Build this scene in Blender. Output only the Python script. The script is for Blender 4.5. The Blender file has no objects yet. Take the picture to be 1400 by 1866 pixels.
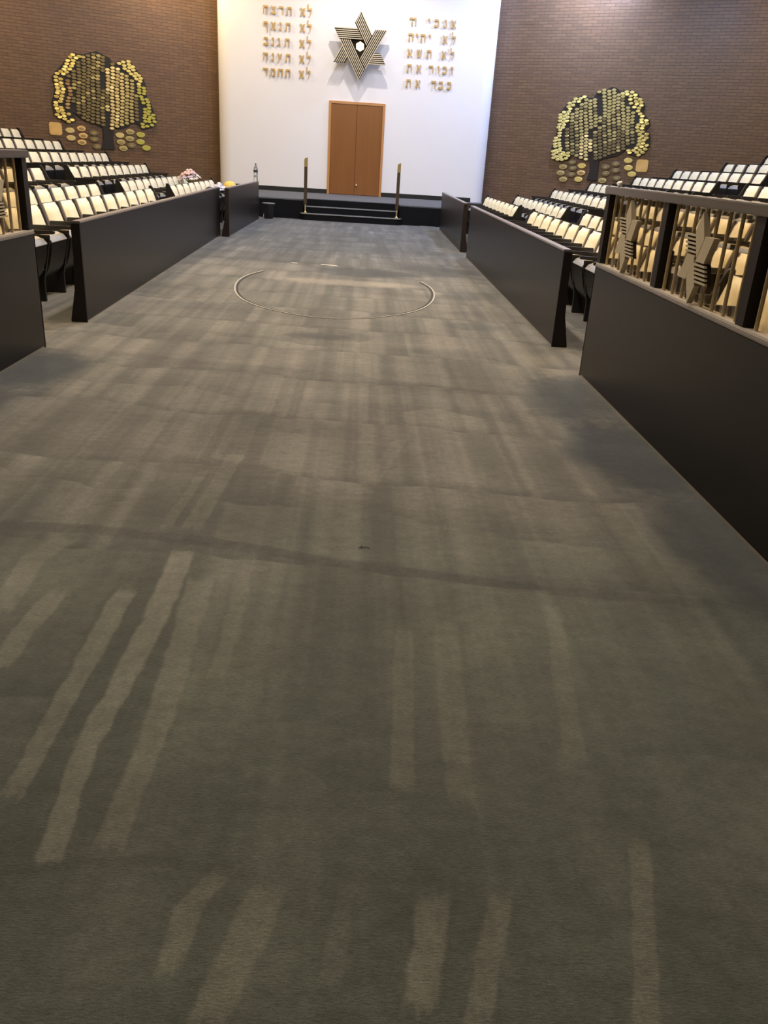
import bpy, bmesh, math, random
from mathutils import Vector, Matrix
random.seed(7)
PI = math.pi
LEAF_L="444,381,0 427,379,0 452,375,0 436,374,0 459,365,0 444,367,0 462,357,0 446,359,0 467,349,0 450,352,0 471,342,0 456,344,0 481,336,0 465,336,0 491,330,0 474,330,0 496,321,0 483,317,0 496,312,0 483,307,0 495,302,0 482,299,0 494,294,0 478,291,0 492,286,0 480,283,0 495,280,0 483,274,0 498,271,0 486,266,0 489,259,0 502,255,0 502,248,0 489,244,0 500,240,0 486,237,0 496,233,0 484,229,0 501,224,0 469,228,0 482,222,0 494,218,0 481,214,0 460,213,0 471,208,0 464,314,4 465,306,4 460,296,4 459,288,4 459,279,4 465,270,4 468,262,4 469,253,4 470,244,4 303,377,5 288,380,5 315,372,5 301,368,5 287,372,5 300,360,5 286,364,5 276,367,5 289,355,5 275,359,5 282,348,5 268,351,5 272,343,5 260,346,5 267,336,5 254,339,5 256,331,5 261,323,5 260,316,6 247,314,6 261,308,6 245,306,6 247,299,6 261,300,6 256,290,6 240,284,6 253,283,6 236,277,6 250,274,6 235,269,6 234,261,6 246,257,6 246,249,6 234,252,6 237,245,6 222,243,6 247,240,6 231,237,6 249,233,6 236,231,6 222,234,6 219,225,6 235,224,6 247,224,6 227,215,6 242,211,6 256,216,6 255,208,6 460,326,2 446,340,2 446,331,2 446,323,2 446,314,2 447,306,3 448,297,3 452,270,2 453,262,2 431,363,2 431,355,2 431,346,2 431,338,2 431,329,2 432,321,2 433,312,3 434,303,2 436,294,2 437,286,2 438,277,2 439,268,2 439,259,3 440,250,2 440,242,2 440,233,2 416,378,3 416,369,2 416,361,2 416,352,2 417,344,2 417,335,2 418,327,2 420,318,2 421,309,2 422,300,2 423,291,2 424,283,2 424,274,3 425,265,3 425,256,2 425,248,2 426,239,2 426,230,2 428,221,2 402,383,2 402,374,2 402,366,2 402,357,2 403,348,2 404,340,2 405,331,2 407,322,2 408,314,2 409,305,2 409,296,2 410,287,3 410,279,2 410,270,2 410,261,2 411,252,2 412,243,2 413,234,2 415,225,2 416,216,2 387,388,2 387,380,3 388,371,2 388,363,2 390,354,3 391,345,2 392,336,2 393,328,3 394,319,2 395,310,2 395,301,2 395,293,3 395,284,2 395,275,3 396,266,2 397,257,2 399,248,2 400,239,2 401,230,2 402,221,2 403,212,2 373,386,3 374,378,2 375,369,3 376,360,3 378,352,2 379,343,2 379,334,3 380,326,3 380,317,2 380,308,2 380,299,2 380,291,2 381,282,2 382,273,2 384,264,2 385,255,2 386,246,2 387,237,2 387,228,2 387,219,2 387,210,2 361,383,2 362,375,2 363,366,2 364,357,2 364,349,2 366,296,2 368,287,2 369,278,3 370,269,2 371,260,2 372,251,3 372,242,2 372,234,2 372,225,3 372,216,2 373,206,2 350,353,1 350,345,1 350,336,1 350,327,1 351,318,1 352,310,1 353,301,1 354,292,3 356,283,2 356,274,2 357,265,2 357,256,1 357,247,1 335,368,2 335,359,1 335,351,1 335,342,1 336,333,1 337,324,1 338,315,1 340,307,1 341,298,1 341,289,1 342,280,1 342,271,1 342,262,1 342,253,1 342,244,1 343,235,1 344,226,1 345,217,1 347,208,1 348,198,1 320,357,1 321,349,3 322,340,1 323,331,1 325,322,1 326,313,3 326,304,1 327,295,1 327,286,1 326,278,1 327,269,1 327,260,1 328,251,1 329,241,1 330,232,1 331,223,1 333,214,1 333,205,1 309,345,1 310,336,1 311,327,1 311,318,1 311,309,1 311,300,1 311,292,1 311,283,1 312,274,1 313,265,3 314,256,1 315,246,1 316,237,3 317,228,3 318,219,3 318,210,1 296,341,3 296,332,3 296,323,1 296,314,1 296,305,3 296,296,3 297,288,1 298,278,3 299,269,3 300,260,3 301,251,3 302,242,3 303,233,3 303,224,3 303,215,3 281,330,3 281,321,3 281,312,3 282,303,3 283,294,3 284,285,3 285,276,3 286,267,3 287,258,3 287,248,3 287,239,3 287,230,3 287,221,3 270,291,3 271,282,2 272,273,2 272,264,2 272,255,2 272,246,2 272,237,2 272,227,2"
LEAF_R="308,366,5 297,361,5 282,360,5 293,353,5 278,352,5 265,348,5 276,343,5 263,339,5 269,333,5 266,325,5 251,323,5 263,318,5 241,316,5 254,313,5 241,308,5 264,309,5 253,304,5 242,299,5 264,299,5 253,295,5 242,289,5 256,288,5 240,281,5 254,281,5 246,274,5 246,265,5 246,257,5 236,251,5 234,243,5 246,246,5 235,234,5 248,237,5 237,227,5 250,230,5 254,222,5 242,217,5 232,213,5 253,215,5 265,211,5 281,211,5 244,210,5 235,204,5 257,205,5 269,205,5 282,203,5 246,199,5 259,198,5 236,195,5 276,195,5 250,191,5 263,191,5 432,382,5 421,377,5 448,381,5 435,375,0 458,374,0 446,371,0 460,366,0 446,362,0 474,363,0 464,357,0 479,355,0 450,352,0 467,350,0 481,347,0 461,342,0 475,340,0 474,332,0 481,325,0 488,319,0 488,310,0 502,308,0 489,303,0 504,300,0 481,296,0 495,294,0 479,289,0 493,287,0 482,280,0 495,278,0 489,271,0 509,272,0 498,266,0 510,262,0 491,260,0 504,256,0 492,252,0 503,247,0 491,243,0 515,242,0 501,238,0 486,234,0 512,232,0 497,229,0 479,227,0 464,226,0 489,222,0 506,223,0 468,220,0 496,215,0 268,276,2 269,267,2 270,258,3 271,248,2 273,239,3 275,230,3 277,221,2 278,318,3 279,309,3 280,300,3 280,291,2 281,282,2 282,273,2 284,264,2 286,255,2 288,245,2 290,236,3 292,227,2 293,218,3 295,209,2 290,332,3 291,323,3 292,314,3 293,305,2 293,296,3 295,287,3 297,278,3 299,269,2 301,260,3 303,251,2 304,242,2 306,233,3 307,224,2 308,215,2 308,205,3 303,345,3 303,336,2 304,327,3 305,318,3 306,309,3 307,300,3 309,291,3 311,282,3 313,273,3 315,264,3 317,255,1 318,246,1 319,237,1 320,228,1 321,219,1 322,210,1 323,200,1 315,358,3 315,349,3 316,340,3 317,331,2 318,323,3 320,314,3 322,305,3 324,296,3 326,287,3 328,278,3 329,269,3 330,260,1 331,251,1 332,242,1 333,233,1 334,224,1 335,215,1 337,206,1 339,196,1 328,355,3 329,346,3 330,337,3 332,328,3 334,320,3 336,311,3 338,302,3 340,293,3 341,284,3 345,248,1 346,239,1 347,230,1 349,221,1 341,359,3 342,351,3 344,342,3 346,333,2 348,324,2 350,316,3 352,307,3 353,298,3 354,289,3 356,271,3 357,262,2 358,253,2 360,244,2 362,235,3 364,226,2 366,217,3 368,208,2 369,199,2 351,380,3 365,311,3 366,302,3 368,284,3 369,275,2 370,266,2 372,257,2 374,248,2 376,239,2 378,230,2 380,221,2 381,212,2 382,203,2 365,385,3 366,377,3 368,368,3 370,359,3 372,351,3 374,342,3 376,333,3 377,324,3 378,316,3 378,307,2 379,298,2 380,289,3 382,280,2 384,271,2 386,263,3 388,254,2 390,245,3 392,236,2 393,227,2 394,218,2 395,209,2 380,382,3 382,374,3 384,365,3 386,356,3 387,348,3 388,339,3 389,330,3 390,321,3 391,313,3 392,304,3 394,295,3 396,286,2 398,277,3 400,268,3 402,260,2 404,251,3 405,242,2 406,233,2 406,224,2 407,215,2 394,386,3 396,378,3 398,369,3 399,360,3 400,352,3 400,343,3 401,334,3 402,326,3 404,317,2 406,308,3 408,299,3 410,291,2 412,282,2 414,273,3 415,264,3 416,255,3 417,246,2 418,237,2 419,228,2 420,219,2 410,373,3 411,364,3 412,355,3 413,347,3 414,338,3 416,329,2 418,321,3 420,312,3 422,303,3 424,295,3 426,286,2 427,277,2 428,268,2 429,259,2 430,250,2 431,241,2 432,233,3 434,224,3 423,369,3 424,361,2 425,352,3 427,344,3 429,335,3 431,326,3 434,318,3 435,309,3 437,300,3 438,291,3 439,283,3 440,274,2 441,265,2 442,256,2 444,247,2 446,238,2 448,230,2 443,340,3 445,332,3 447,323,3 448,314,3 449,306,3 450,297,3 451,288,3 452,279,3 453,271,3 455,262,2 457,253,3 459,244,2 460,327,3 461,318,3 461,309,3 462,301,3 463,292,2 465,283,2 467,275,3 469,266,2 471,257,2 473,248,2"
OV_L="468,185,1 436,192,7 401,182,2 467,165,1 432,173,7 401,165,2 437,155,7 394,145,2 325,181,1 294,192,3 262,186,6 323,162,3 296,173,3 264,166,6 317,145,3 292,154,2 247,150,6"
OV_R="296,185,2 269,171,3 300,168,2 328,177,0 264,153,3 298,150,2 329,157,7 275,135,3 323,138,0 402,177,2 431,187,2 467,199,0 405,159,2 434,169,2 471,179,0 398,139,3 440,148,2 484,162,0"
OUT_L=[(4.41, 3.88), (4.18, 3.84), (3.98, 3.92), (3.78, 3.98), (3.59, 3.91), (3.4, 3.83), (3.32, 3.67), (3.16, 3.78), (2.86, 3.86), (2.74, 3.71), (2.45, 3.4), (2.37, 3.13), (2.38, 2.95), (2.26, 2.73), (2.1, 2.31), (2.19, 2.12), (2.54, 2.0), (2.68, 2.15), (2.86, 2.18), (2.97, 2.06), (3.24, 1.98), (3.41, 2.01), (3.46, 1.7), (3.42, 1.41), (3.82, 1.39), (3.74, 1.69), (3.74, 1.99), (3.98, 2.07), (4.29, 2.16), (4.57, 2.34), (4.49, 2.12), (4.72, 2.03), (5.08, 2.22), (5.12, 2.55), (5.06, 2.71), (5.01, 2.91), (5.05, 3.21), (4.92, 3.37), (4.66, 3.64)]
OUT_R=[(3.06, 3.72), (3.17, 3.65), (3.35, 3.64), (3.45, 3.82), (3.7, 3.87), (3.85, 3.94), (4.0, 3.92), (4.12, 3.83), (4.31, 3.88), (4.58, 3.82), (4.78, 3.66), (4.9, 3.48), (4.87, 3.28), (5.1, 3.1), (5.14, 2.97), (5.05, 2.83), (5.18, 2.74), (5.23, 2.42), (4.98, 2.1), (4.67, 2.16), (4.54, 2.27), (4.36, 2.12), (3.91, 2.0), (3.79, 1.94), (3.82, 1.38), (3.49, 1.38), (3.55, 1.64), (3.49, 1.96), (3.14, 1.96), (2.93, 2.08), (2.87, 1.93), (2.63, 1.85), (2.32, 1.9), (2.24, 2.14), (2.29, 2.49), (2.37, 2.68), (2.34, 2.88), (2.35, 3.19), (2.58, 3.48), (2.77, 3.62)]
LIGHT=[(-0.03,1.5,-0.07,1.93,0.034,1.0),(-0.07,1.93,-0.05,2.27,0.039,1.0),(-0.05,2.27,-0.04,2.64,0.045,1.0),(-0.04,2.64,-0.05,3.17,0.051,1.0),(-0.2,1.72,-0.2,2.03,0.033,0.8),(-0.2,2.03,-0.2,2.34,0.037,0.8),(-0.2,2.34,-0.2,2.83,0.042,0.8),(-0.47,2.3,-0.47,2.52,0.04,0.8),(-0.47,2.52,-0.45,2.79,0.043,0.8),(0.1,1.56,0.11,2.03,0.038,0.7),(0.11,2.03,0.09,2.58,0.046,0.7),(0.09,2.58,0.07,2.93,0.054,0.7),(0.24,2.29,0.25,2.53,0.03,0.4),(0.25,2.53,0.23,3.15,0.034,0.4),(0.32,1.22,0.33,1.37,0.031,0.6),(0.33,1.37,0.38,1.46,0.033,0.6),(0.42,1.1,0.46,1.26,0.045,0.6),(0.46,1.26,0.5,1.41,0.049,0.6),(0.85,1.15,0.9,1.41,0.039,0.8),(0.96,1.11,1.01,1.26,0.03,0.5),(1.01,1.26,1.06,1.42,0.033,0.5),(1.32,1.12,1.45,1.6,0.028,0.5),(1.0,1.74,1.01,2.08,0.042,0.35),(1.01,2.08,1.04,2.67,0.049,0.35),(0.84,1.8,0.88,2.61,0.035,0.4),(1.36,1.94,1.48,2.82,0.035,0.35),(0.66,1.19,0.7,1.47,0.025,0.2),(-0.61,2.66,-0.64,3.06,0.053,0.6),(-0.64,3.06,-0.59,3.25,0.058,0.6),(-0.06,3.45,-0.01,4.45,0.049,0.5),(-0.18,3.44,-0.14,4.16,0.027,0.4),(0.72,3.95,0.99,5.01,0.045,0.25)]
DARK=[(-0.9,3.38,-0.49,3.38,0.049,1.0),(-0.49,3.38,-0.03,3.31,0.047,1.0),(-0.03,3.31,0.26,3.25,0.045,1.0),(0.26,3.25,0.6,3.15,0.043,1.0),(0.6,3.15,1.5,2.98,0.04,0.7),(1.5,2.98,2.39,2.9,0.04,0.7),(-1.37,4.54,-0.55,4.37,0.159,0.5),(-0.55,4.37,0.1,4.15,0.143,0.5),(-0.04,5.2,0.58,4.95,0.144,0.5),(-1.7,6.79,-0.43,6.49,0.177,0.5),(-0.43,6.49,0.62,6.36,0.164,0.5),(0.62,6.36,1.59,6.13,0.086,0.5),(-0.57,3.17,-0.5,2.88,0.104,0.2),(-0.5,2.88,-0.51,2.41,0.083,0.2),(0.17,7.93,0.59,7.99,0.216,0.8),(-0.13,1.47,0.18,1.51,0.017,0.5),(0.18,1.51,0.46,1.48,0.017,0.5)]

SC = bpy.context.scene
COL = SC.collection
AX = 0.3          # centre line of the hall
CAM = Vector((0.66, 0.0, 1.6))

# ------------------------------------------------------------------ materials
def new_mat(name):
    m = bpy.data.materials.new(name); m.use_nodes = True
    nt = m.node_tree; b = nt.nodes['Principled BSDF']
    return m, nt, b

def simple(name, col, rough=.5, metal=0., noise=0., scale=20., bump=0., coat=0., trans=0., emit=None, spec=None):
    m, nt, b = new_mat(name)
    N, L = nt.nodes, nt.links
    b.inputs['Base Color'].default_value = (*col, 1)
    b.inputs['Roughness'].default_value = rough
    b.inputs['Metallic'].default_value = metal
    if coat: b.inputs['Coat Weight'].default_value = coat; b.inputs['Coat Roughness'].default_value = .15
    if trans: b.inputs['Transmission Weight'].default_value = trans; b.inputs['IOR'].default_value = 1.25
    if spec is not None: b.inputs['Specular IOR Level'].default_value = spec
    if emit: b.inputs['Emission Color'].default_value = (*emit[0], 1); b.inputs['Emission Strength'].default_value = emit[1]
    tc = N.new('ShaderNodeTexCoord'); no = N.new('ShaderNodeTexNoise')
    no.inputs['Scale'].default_value = scale; no.inputs['Detail'].default_value = 4
    L.new(tc.outputs['Object'], no.inputs['Vector'])
    if noise:
        r = N.new('ShaderNodeMix'); r.data_type = 'RGBA'
        r.inputs[6].default_value = (*[c*(1-noise) for c in col], 1); r.inputs[7].default_value = (*[min(1, c*(1+noise)) for c in col], 1)
        L.new(no.outputs['Fac'], r.inputs[0]); L.new(r.outputs[2], b.inputs['Base Color'])
    if bump:
        bp = N.new('ShaderNodeBump'); bp.inputs['Strength'].default_value = bump; bp.inputs['Distance'].default_value = .01
        L.new(no.outputs['Fac'], bp.inputs['Height']); L.new(bp.outputs[0], b.inputs['Normal'])
    return m

class NT:
    """tiny arithmetic helper over shader nodes"""
    def __init__(s, nt): s.N, s.L = nt.nodes, nt.links
    def put(s, sock, v):
        if isinstance(v, (int, float)): sock.default_value = v
        else: s.L.new(v, sock)
    def m(s, op, a, b=0., c=0.):
        n = s.N.new('ShaderNodeMath'); n.operation = op
        s.put(n.inputs[0], a); s.put(n.inputs[1], b); s.put(n.inputs[2], c)
        return n.outputs[0]
    def clamp(s, a):
        n = s.N.new('ShaderNodeClamp'); s.put(n.inputs[0], a); return n.outputs[0]
    def smooth(s, v, a, b):          # 0 at a, 1 at b
        n = s.N.new('ShaderNodeMapRange'); n.interpolation_type = 'SMOOTHSTEP'
        s.put(n.inputs[0], v); n.inputs[1].default_value = a; n.inputs[2].default_value = b
        n.inputs[3].default_value = 0; n.inputs[4].default_value = 1; return n.outputs[0]
    def xyz(s, x, y, z=0.):
        n = s.N.new('ShaderNodeCombineXYZ'); s.put(n.inputs[0], x); s.put(n.inputs[1], y); s.put(n.inputs[2], z); return n.outputs[0]
    def noise(s, vec, scale, detail=3., rough=.5):
        n = s.N.new('ShaderNodeTexNoise'); s.L.new(vec, n.inputs['Vector'])
        n.inputs['Scale'].default_value = scale; n.inputs['Detail'].default_value = detail; n.inputs['Roughness'].default_value = rough
        return n.outputs['Fac']
    def mix(s, f, a, b):
        n = s.N.new('ShaderNodeMix'); n.data_type = 'RGBA'; s.put(n.inputs[0], f)
        for i, v in ((6, a), (7, b)):
            if isinstance(v, tuple): n.inputs[i].default_value = (*v, 1)
            else: s.L.new(v, n.inputs[i])
        return n.outputs[2]

def carpet_mat():
    m, nt, b = new_mat('worn_green_grey_carpet'); t = NT(nt)
    geo = t.N.new('ShaderNodeTexCoord'); sp = t.N.new('ShaderNodeSeparateXYZ'); t.L.new(geo.outputs['Object'], sp.inputs[0])
    P = geo.outputs['Object']; x, y = sp.outputs[0], sp.outputs[1]
    wob = t.m('SUBTRACT', t.noise(P, 1.3, 2), .5)
    wob2 = t.m('SUBTRACT', t.noise(P, 9., 3), .5)
    # brushed lanes: strokes along the hall, laid in overlapping bands
    val = None
    for k, (period, fx, ph) in enumerate(((1.05, 3.1, 0.), (1.9, 1.7, 5.))):
        yb = t.m('ADD', t.m('ADD', t.m('DIVIDE', y, period), t.m('MULTIPLY', wob, .35)), t.m('ADD', t.m('MULTIPLY', x, .10), ph))
        bi = t.m('FLOOR', yb); fr = t.m('FRACT', yb)
        xs = t.m('ADD', x, t.m('MULTIPLY', wob2, .035))
        nz = t.noise(t.xyz(t.m('MULTIPLY', xs, fx), t.m('MULTIPLY', bi, 7.37), 3.1*k), 1.6, 3, .62)
        st = t.smooth(nz, .38, .66)
        lip = t.m('MULTIPLY', t.smooth(fr, .14, 0.), .5)
        v = t.m('SUBTRACT', st, lip)
        val = v if val is None else t.m('ADD', t.m('MULTIPLY', val, .62), t.m('MULTIPLY', v, .38))
    blot = t.noise(P, .55, 4, .55)
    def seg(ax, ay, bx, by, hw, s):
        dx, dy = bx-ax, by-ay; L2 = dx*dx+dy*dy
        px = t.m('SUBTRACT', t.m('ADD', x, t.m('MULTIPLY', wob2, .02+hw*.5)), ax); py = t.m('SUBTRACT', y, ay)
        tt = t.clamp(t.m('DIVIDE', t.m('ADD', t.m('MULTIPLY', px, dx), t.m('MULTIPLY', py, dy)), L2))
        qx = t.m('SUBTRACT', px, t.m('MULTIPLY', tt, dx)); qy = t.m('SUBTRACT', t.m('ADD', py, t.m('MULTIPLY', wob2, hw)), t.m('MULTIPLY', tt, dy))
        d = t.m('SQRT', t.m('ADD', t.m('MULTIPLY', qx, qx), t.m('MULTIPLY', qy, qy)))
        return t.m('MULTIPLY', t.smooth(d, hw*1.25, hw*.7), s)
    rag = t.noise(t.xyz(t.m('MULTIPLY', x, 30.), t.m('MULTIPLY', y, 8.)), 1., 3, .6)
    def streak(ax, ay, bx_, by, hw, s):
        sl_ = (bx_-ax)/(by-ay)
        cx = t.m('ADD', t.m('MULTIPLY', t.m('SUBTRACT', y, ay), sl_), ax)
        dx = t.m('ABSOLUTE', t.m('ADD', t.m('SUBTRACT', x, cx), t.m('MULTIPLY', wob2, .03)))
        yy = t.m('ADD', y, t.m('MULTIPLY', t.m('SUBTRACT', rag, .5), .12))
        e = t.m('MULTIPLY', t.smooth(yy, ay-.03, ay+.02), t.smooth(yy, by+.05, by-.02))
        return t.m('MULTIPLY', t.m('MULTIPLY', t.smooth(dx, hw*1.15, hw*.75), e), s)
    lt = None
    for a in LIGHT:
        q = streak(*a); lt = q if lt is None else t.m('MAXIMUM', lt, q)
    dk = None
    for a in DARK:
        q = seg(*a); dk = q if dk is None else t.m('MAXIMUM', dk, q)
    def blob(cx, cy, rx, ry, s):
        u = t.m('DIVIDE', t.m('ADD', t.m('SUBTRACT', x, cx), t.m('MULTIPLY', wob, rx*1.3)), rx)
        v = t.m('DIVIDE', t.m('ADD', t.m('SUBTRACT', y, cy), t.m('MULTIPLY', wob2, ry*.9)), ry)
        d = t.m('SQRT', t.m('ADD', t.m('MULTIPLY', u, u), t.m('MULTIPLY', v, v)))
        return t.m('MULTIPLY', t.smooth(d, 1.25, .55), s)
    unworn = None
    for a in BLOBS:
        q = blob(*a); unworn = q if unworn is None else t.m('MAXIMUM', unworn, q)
    tan = blob(.45, 11.72, 1.0, .30, .9)
    # colours of the pile: soiled brown traffic lane over clean green grey, the hall's bright middle painted in
    lane = t.m('MULTIPLY', t.smooth(y, 1.9, 4.4), t.smooth(y, 17., 12.))
    lane = t.clamp(t.m('ADD', t.m('MULTIPLY', lane, .85), t.m('MULTIPLY', t.m('SUBTRACT', blot, .5), 1.1)))
    clean = t.mix(t.smooth(y, 9., 15.), (.049, .061, .048), (.068, .073, .080))  # slate far end: the cool light there is tinted into the pile
    basec = t.mix(lane, clean, (.108, .099, .089))
    calm = t.m('ADD', .35, t.m('MULTIPLY', t.smooth(y, 1.6, 3.6), .65))
    vv = t.m('ADD', .42, t.m('MULTIPLY', t.m('SUBTRACT', t.clamp(val), .42), calm))
    c1 = t.mix(vv, t.mix(.46, basec, (.020, .020, .018)), t.mix(.28, basec, (.22, .205, .180)))
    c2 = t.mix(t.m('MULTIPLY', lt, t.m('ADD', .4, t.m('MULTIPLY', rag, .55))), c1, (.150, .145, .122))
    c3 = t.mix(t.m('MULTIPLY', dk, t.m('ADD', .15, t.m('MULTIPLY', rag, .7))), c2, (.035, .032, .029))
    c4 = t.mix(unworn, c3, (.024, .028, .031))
    c5 = t.mix(t.m('MULTIPLY', tan, .6), c4, (.20, .175, .145))
    # pile ribs
    pile = t.noise(t.xyz(t.m('MULTIPLY', x, 55.), t.m('MULTIPLY', y, 210.)), 1., 4, .7)
    fine = t.noise(P, 240., 2)
    gr = t.m('ADD', t.m('MULTIPLY', pile, .7), t.m('MULTIPLY', fine, .3))
    mot = t.noise(t.xyz(t.m('MULTIPLY', x, 14.), t.m('MULTIPLY', y, 22.)), 1., 4, .65)
    crs = t.noise(t.xyz(t.m('MULTIPLY', x, .95), t.m('MULTIPLY', y, 1.5), 4.), 1., 5, .62)
    gr2 = t.m('MULTIPLY', t.m('ADD', -.1, t.m('MULTIPLY', gr, 2.2)), t.m('MULTIPLY', t.m('ADD', .60, t.m('MULTIPLY', mot, .9)), t.m('ADD', .35, t.m('MULTIPLY', crs, 1.35))))
    vm = t.N.new('ShaderNodeVectorMath'); vm.operation = 'SCALE'; t.L.new(c5, vm.inputs[0]); t.L.new(gr2, vm.inputs['Scale'])
    t.L.new(vm.outputs[0], b.inputs['Base Color'])
    b.inputs['Roughness'].default_value = .95; b.inputs['Specular IOR Level'].default_value = .15
    b.inputs['Sheen Weight'].default_value = .15; b.inputs['Sheen Roughness'].default_value = .6
    bp = t.N.new('ShaderNodeBump'); bp.inputs['Strength'].default_value = .55; bp.inputs['Distance'].default_value = .006
    t.L.new(gr, bp.inputs['Height']); t.L.new(bp.outputs[0], b.inputs['Normal'])
    return m

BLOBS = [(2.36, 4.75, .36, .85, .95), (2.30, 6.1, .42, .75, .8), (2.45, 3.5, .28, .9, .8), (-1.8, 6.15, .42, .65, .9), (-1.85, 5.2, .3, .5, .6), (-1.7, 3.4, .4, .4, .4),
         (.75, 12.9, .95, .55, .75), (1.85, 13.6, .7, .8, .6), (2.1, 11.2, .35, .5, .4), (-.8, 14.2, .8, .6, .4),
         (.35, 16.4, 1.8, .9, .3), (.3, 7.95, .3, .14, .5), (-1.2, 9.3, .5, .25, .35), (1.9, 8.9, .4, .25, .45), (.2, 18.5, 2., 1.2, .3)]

def brick_mat():
    m, nt, b = new_mat('glazed_brown_brick'); t = NT(nt)
    tc = t.N.new('ShaderNodeTexCoord'); sp = t.N.new('ShaderNodeSeparateXYZ'); t.L.new(tc.outputs['Object'], sp.inputs[0])
    v = t.xyz(sp.outputs[0], sp.outputs[2])
    def brick(mortar, smooth):
        br = t.N.new('ShaderNodeTexBrick'); t.L.new(v, br.inputs['Vector'])
        br.inputs['Scale'].default_value = 1; br.inputs['Brick Width'].default_value = .30; br.inputs['Row Height'].default_value = .082
        br.inputs['Mortar Size'].default_value = mortar; br.inputs['Mortar Smooth'].default_value = smooth
        br.offset = .5; br.inputs['Bias'].default_value = -.1
        return br
    br = brick(.007, .3)
    br.inputs['Color1'].default_value = (.165, .087, .042, 1); br.inputs['Color2'].default_value = (.112, .058, .029, 1)
    br.inputs['Mortar'].default_value = (.08, .045, .024, 1)
    pat = t.noise(tc.outputs['Object'], 1.1, 4, .6)
    c = t.mix(t.clamp(t.m('MULTIPLY', pat, .55)), br.outputs['Color'], (.155, .097, .052))
    t.L.new(c, b.inputs['Base Color'])
    fin = t.noise(tc.outputs['Object'], 14., 3)
    b.inputs['Roughness'].default_value = .36
    hgt = t.m('ADD', t.m('MULTIPLY', br.outputs['Fac'], -1.), t.m('MULTIPLY', fin, .45))
    bp = t.N.new('ShaderNodeBump'); bp.inputs['Strength'].default_value = .9; bp.inputs['Distance'].default_value = .012
    t.L.new(hgt, bp.inputs['Height']); t.L.new(bp.outputs[0], b.inputs['Normal'])
    return m

def wood_mat(name, c1, c2, rough=.3, coat=.4, scale=2.5):
    m, nt, b = new_mat(name); t = NT(nt); b.inputs['Specular IOR Level'].default_value = .34 if 'espresso' in name else .5
    tc = t.N.new('ShaderNodeTexCoord'); mp = t.N.new('ShaderNodeMapping'); t.L.new(tc.outputs['Object'], mp.inputs[0])
    mp.inputs['Scale'].default_value = (6, 6, .6)
    n = t.noise(mp.outputs[0], scale, 5, .6)
    t.L.new(t.mix(n, c1, c2), b.inputs['Base Color'])
    b.inputs['Roughness'].default_value = rough; b.inputs['Coat Weight'].default_value = coat; b.inputs['Coat Roughness'].default_value = .2
    return m

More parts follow.
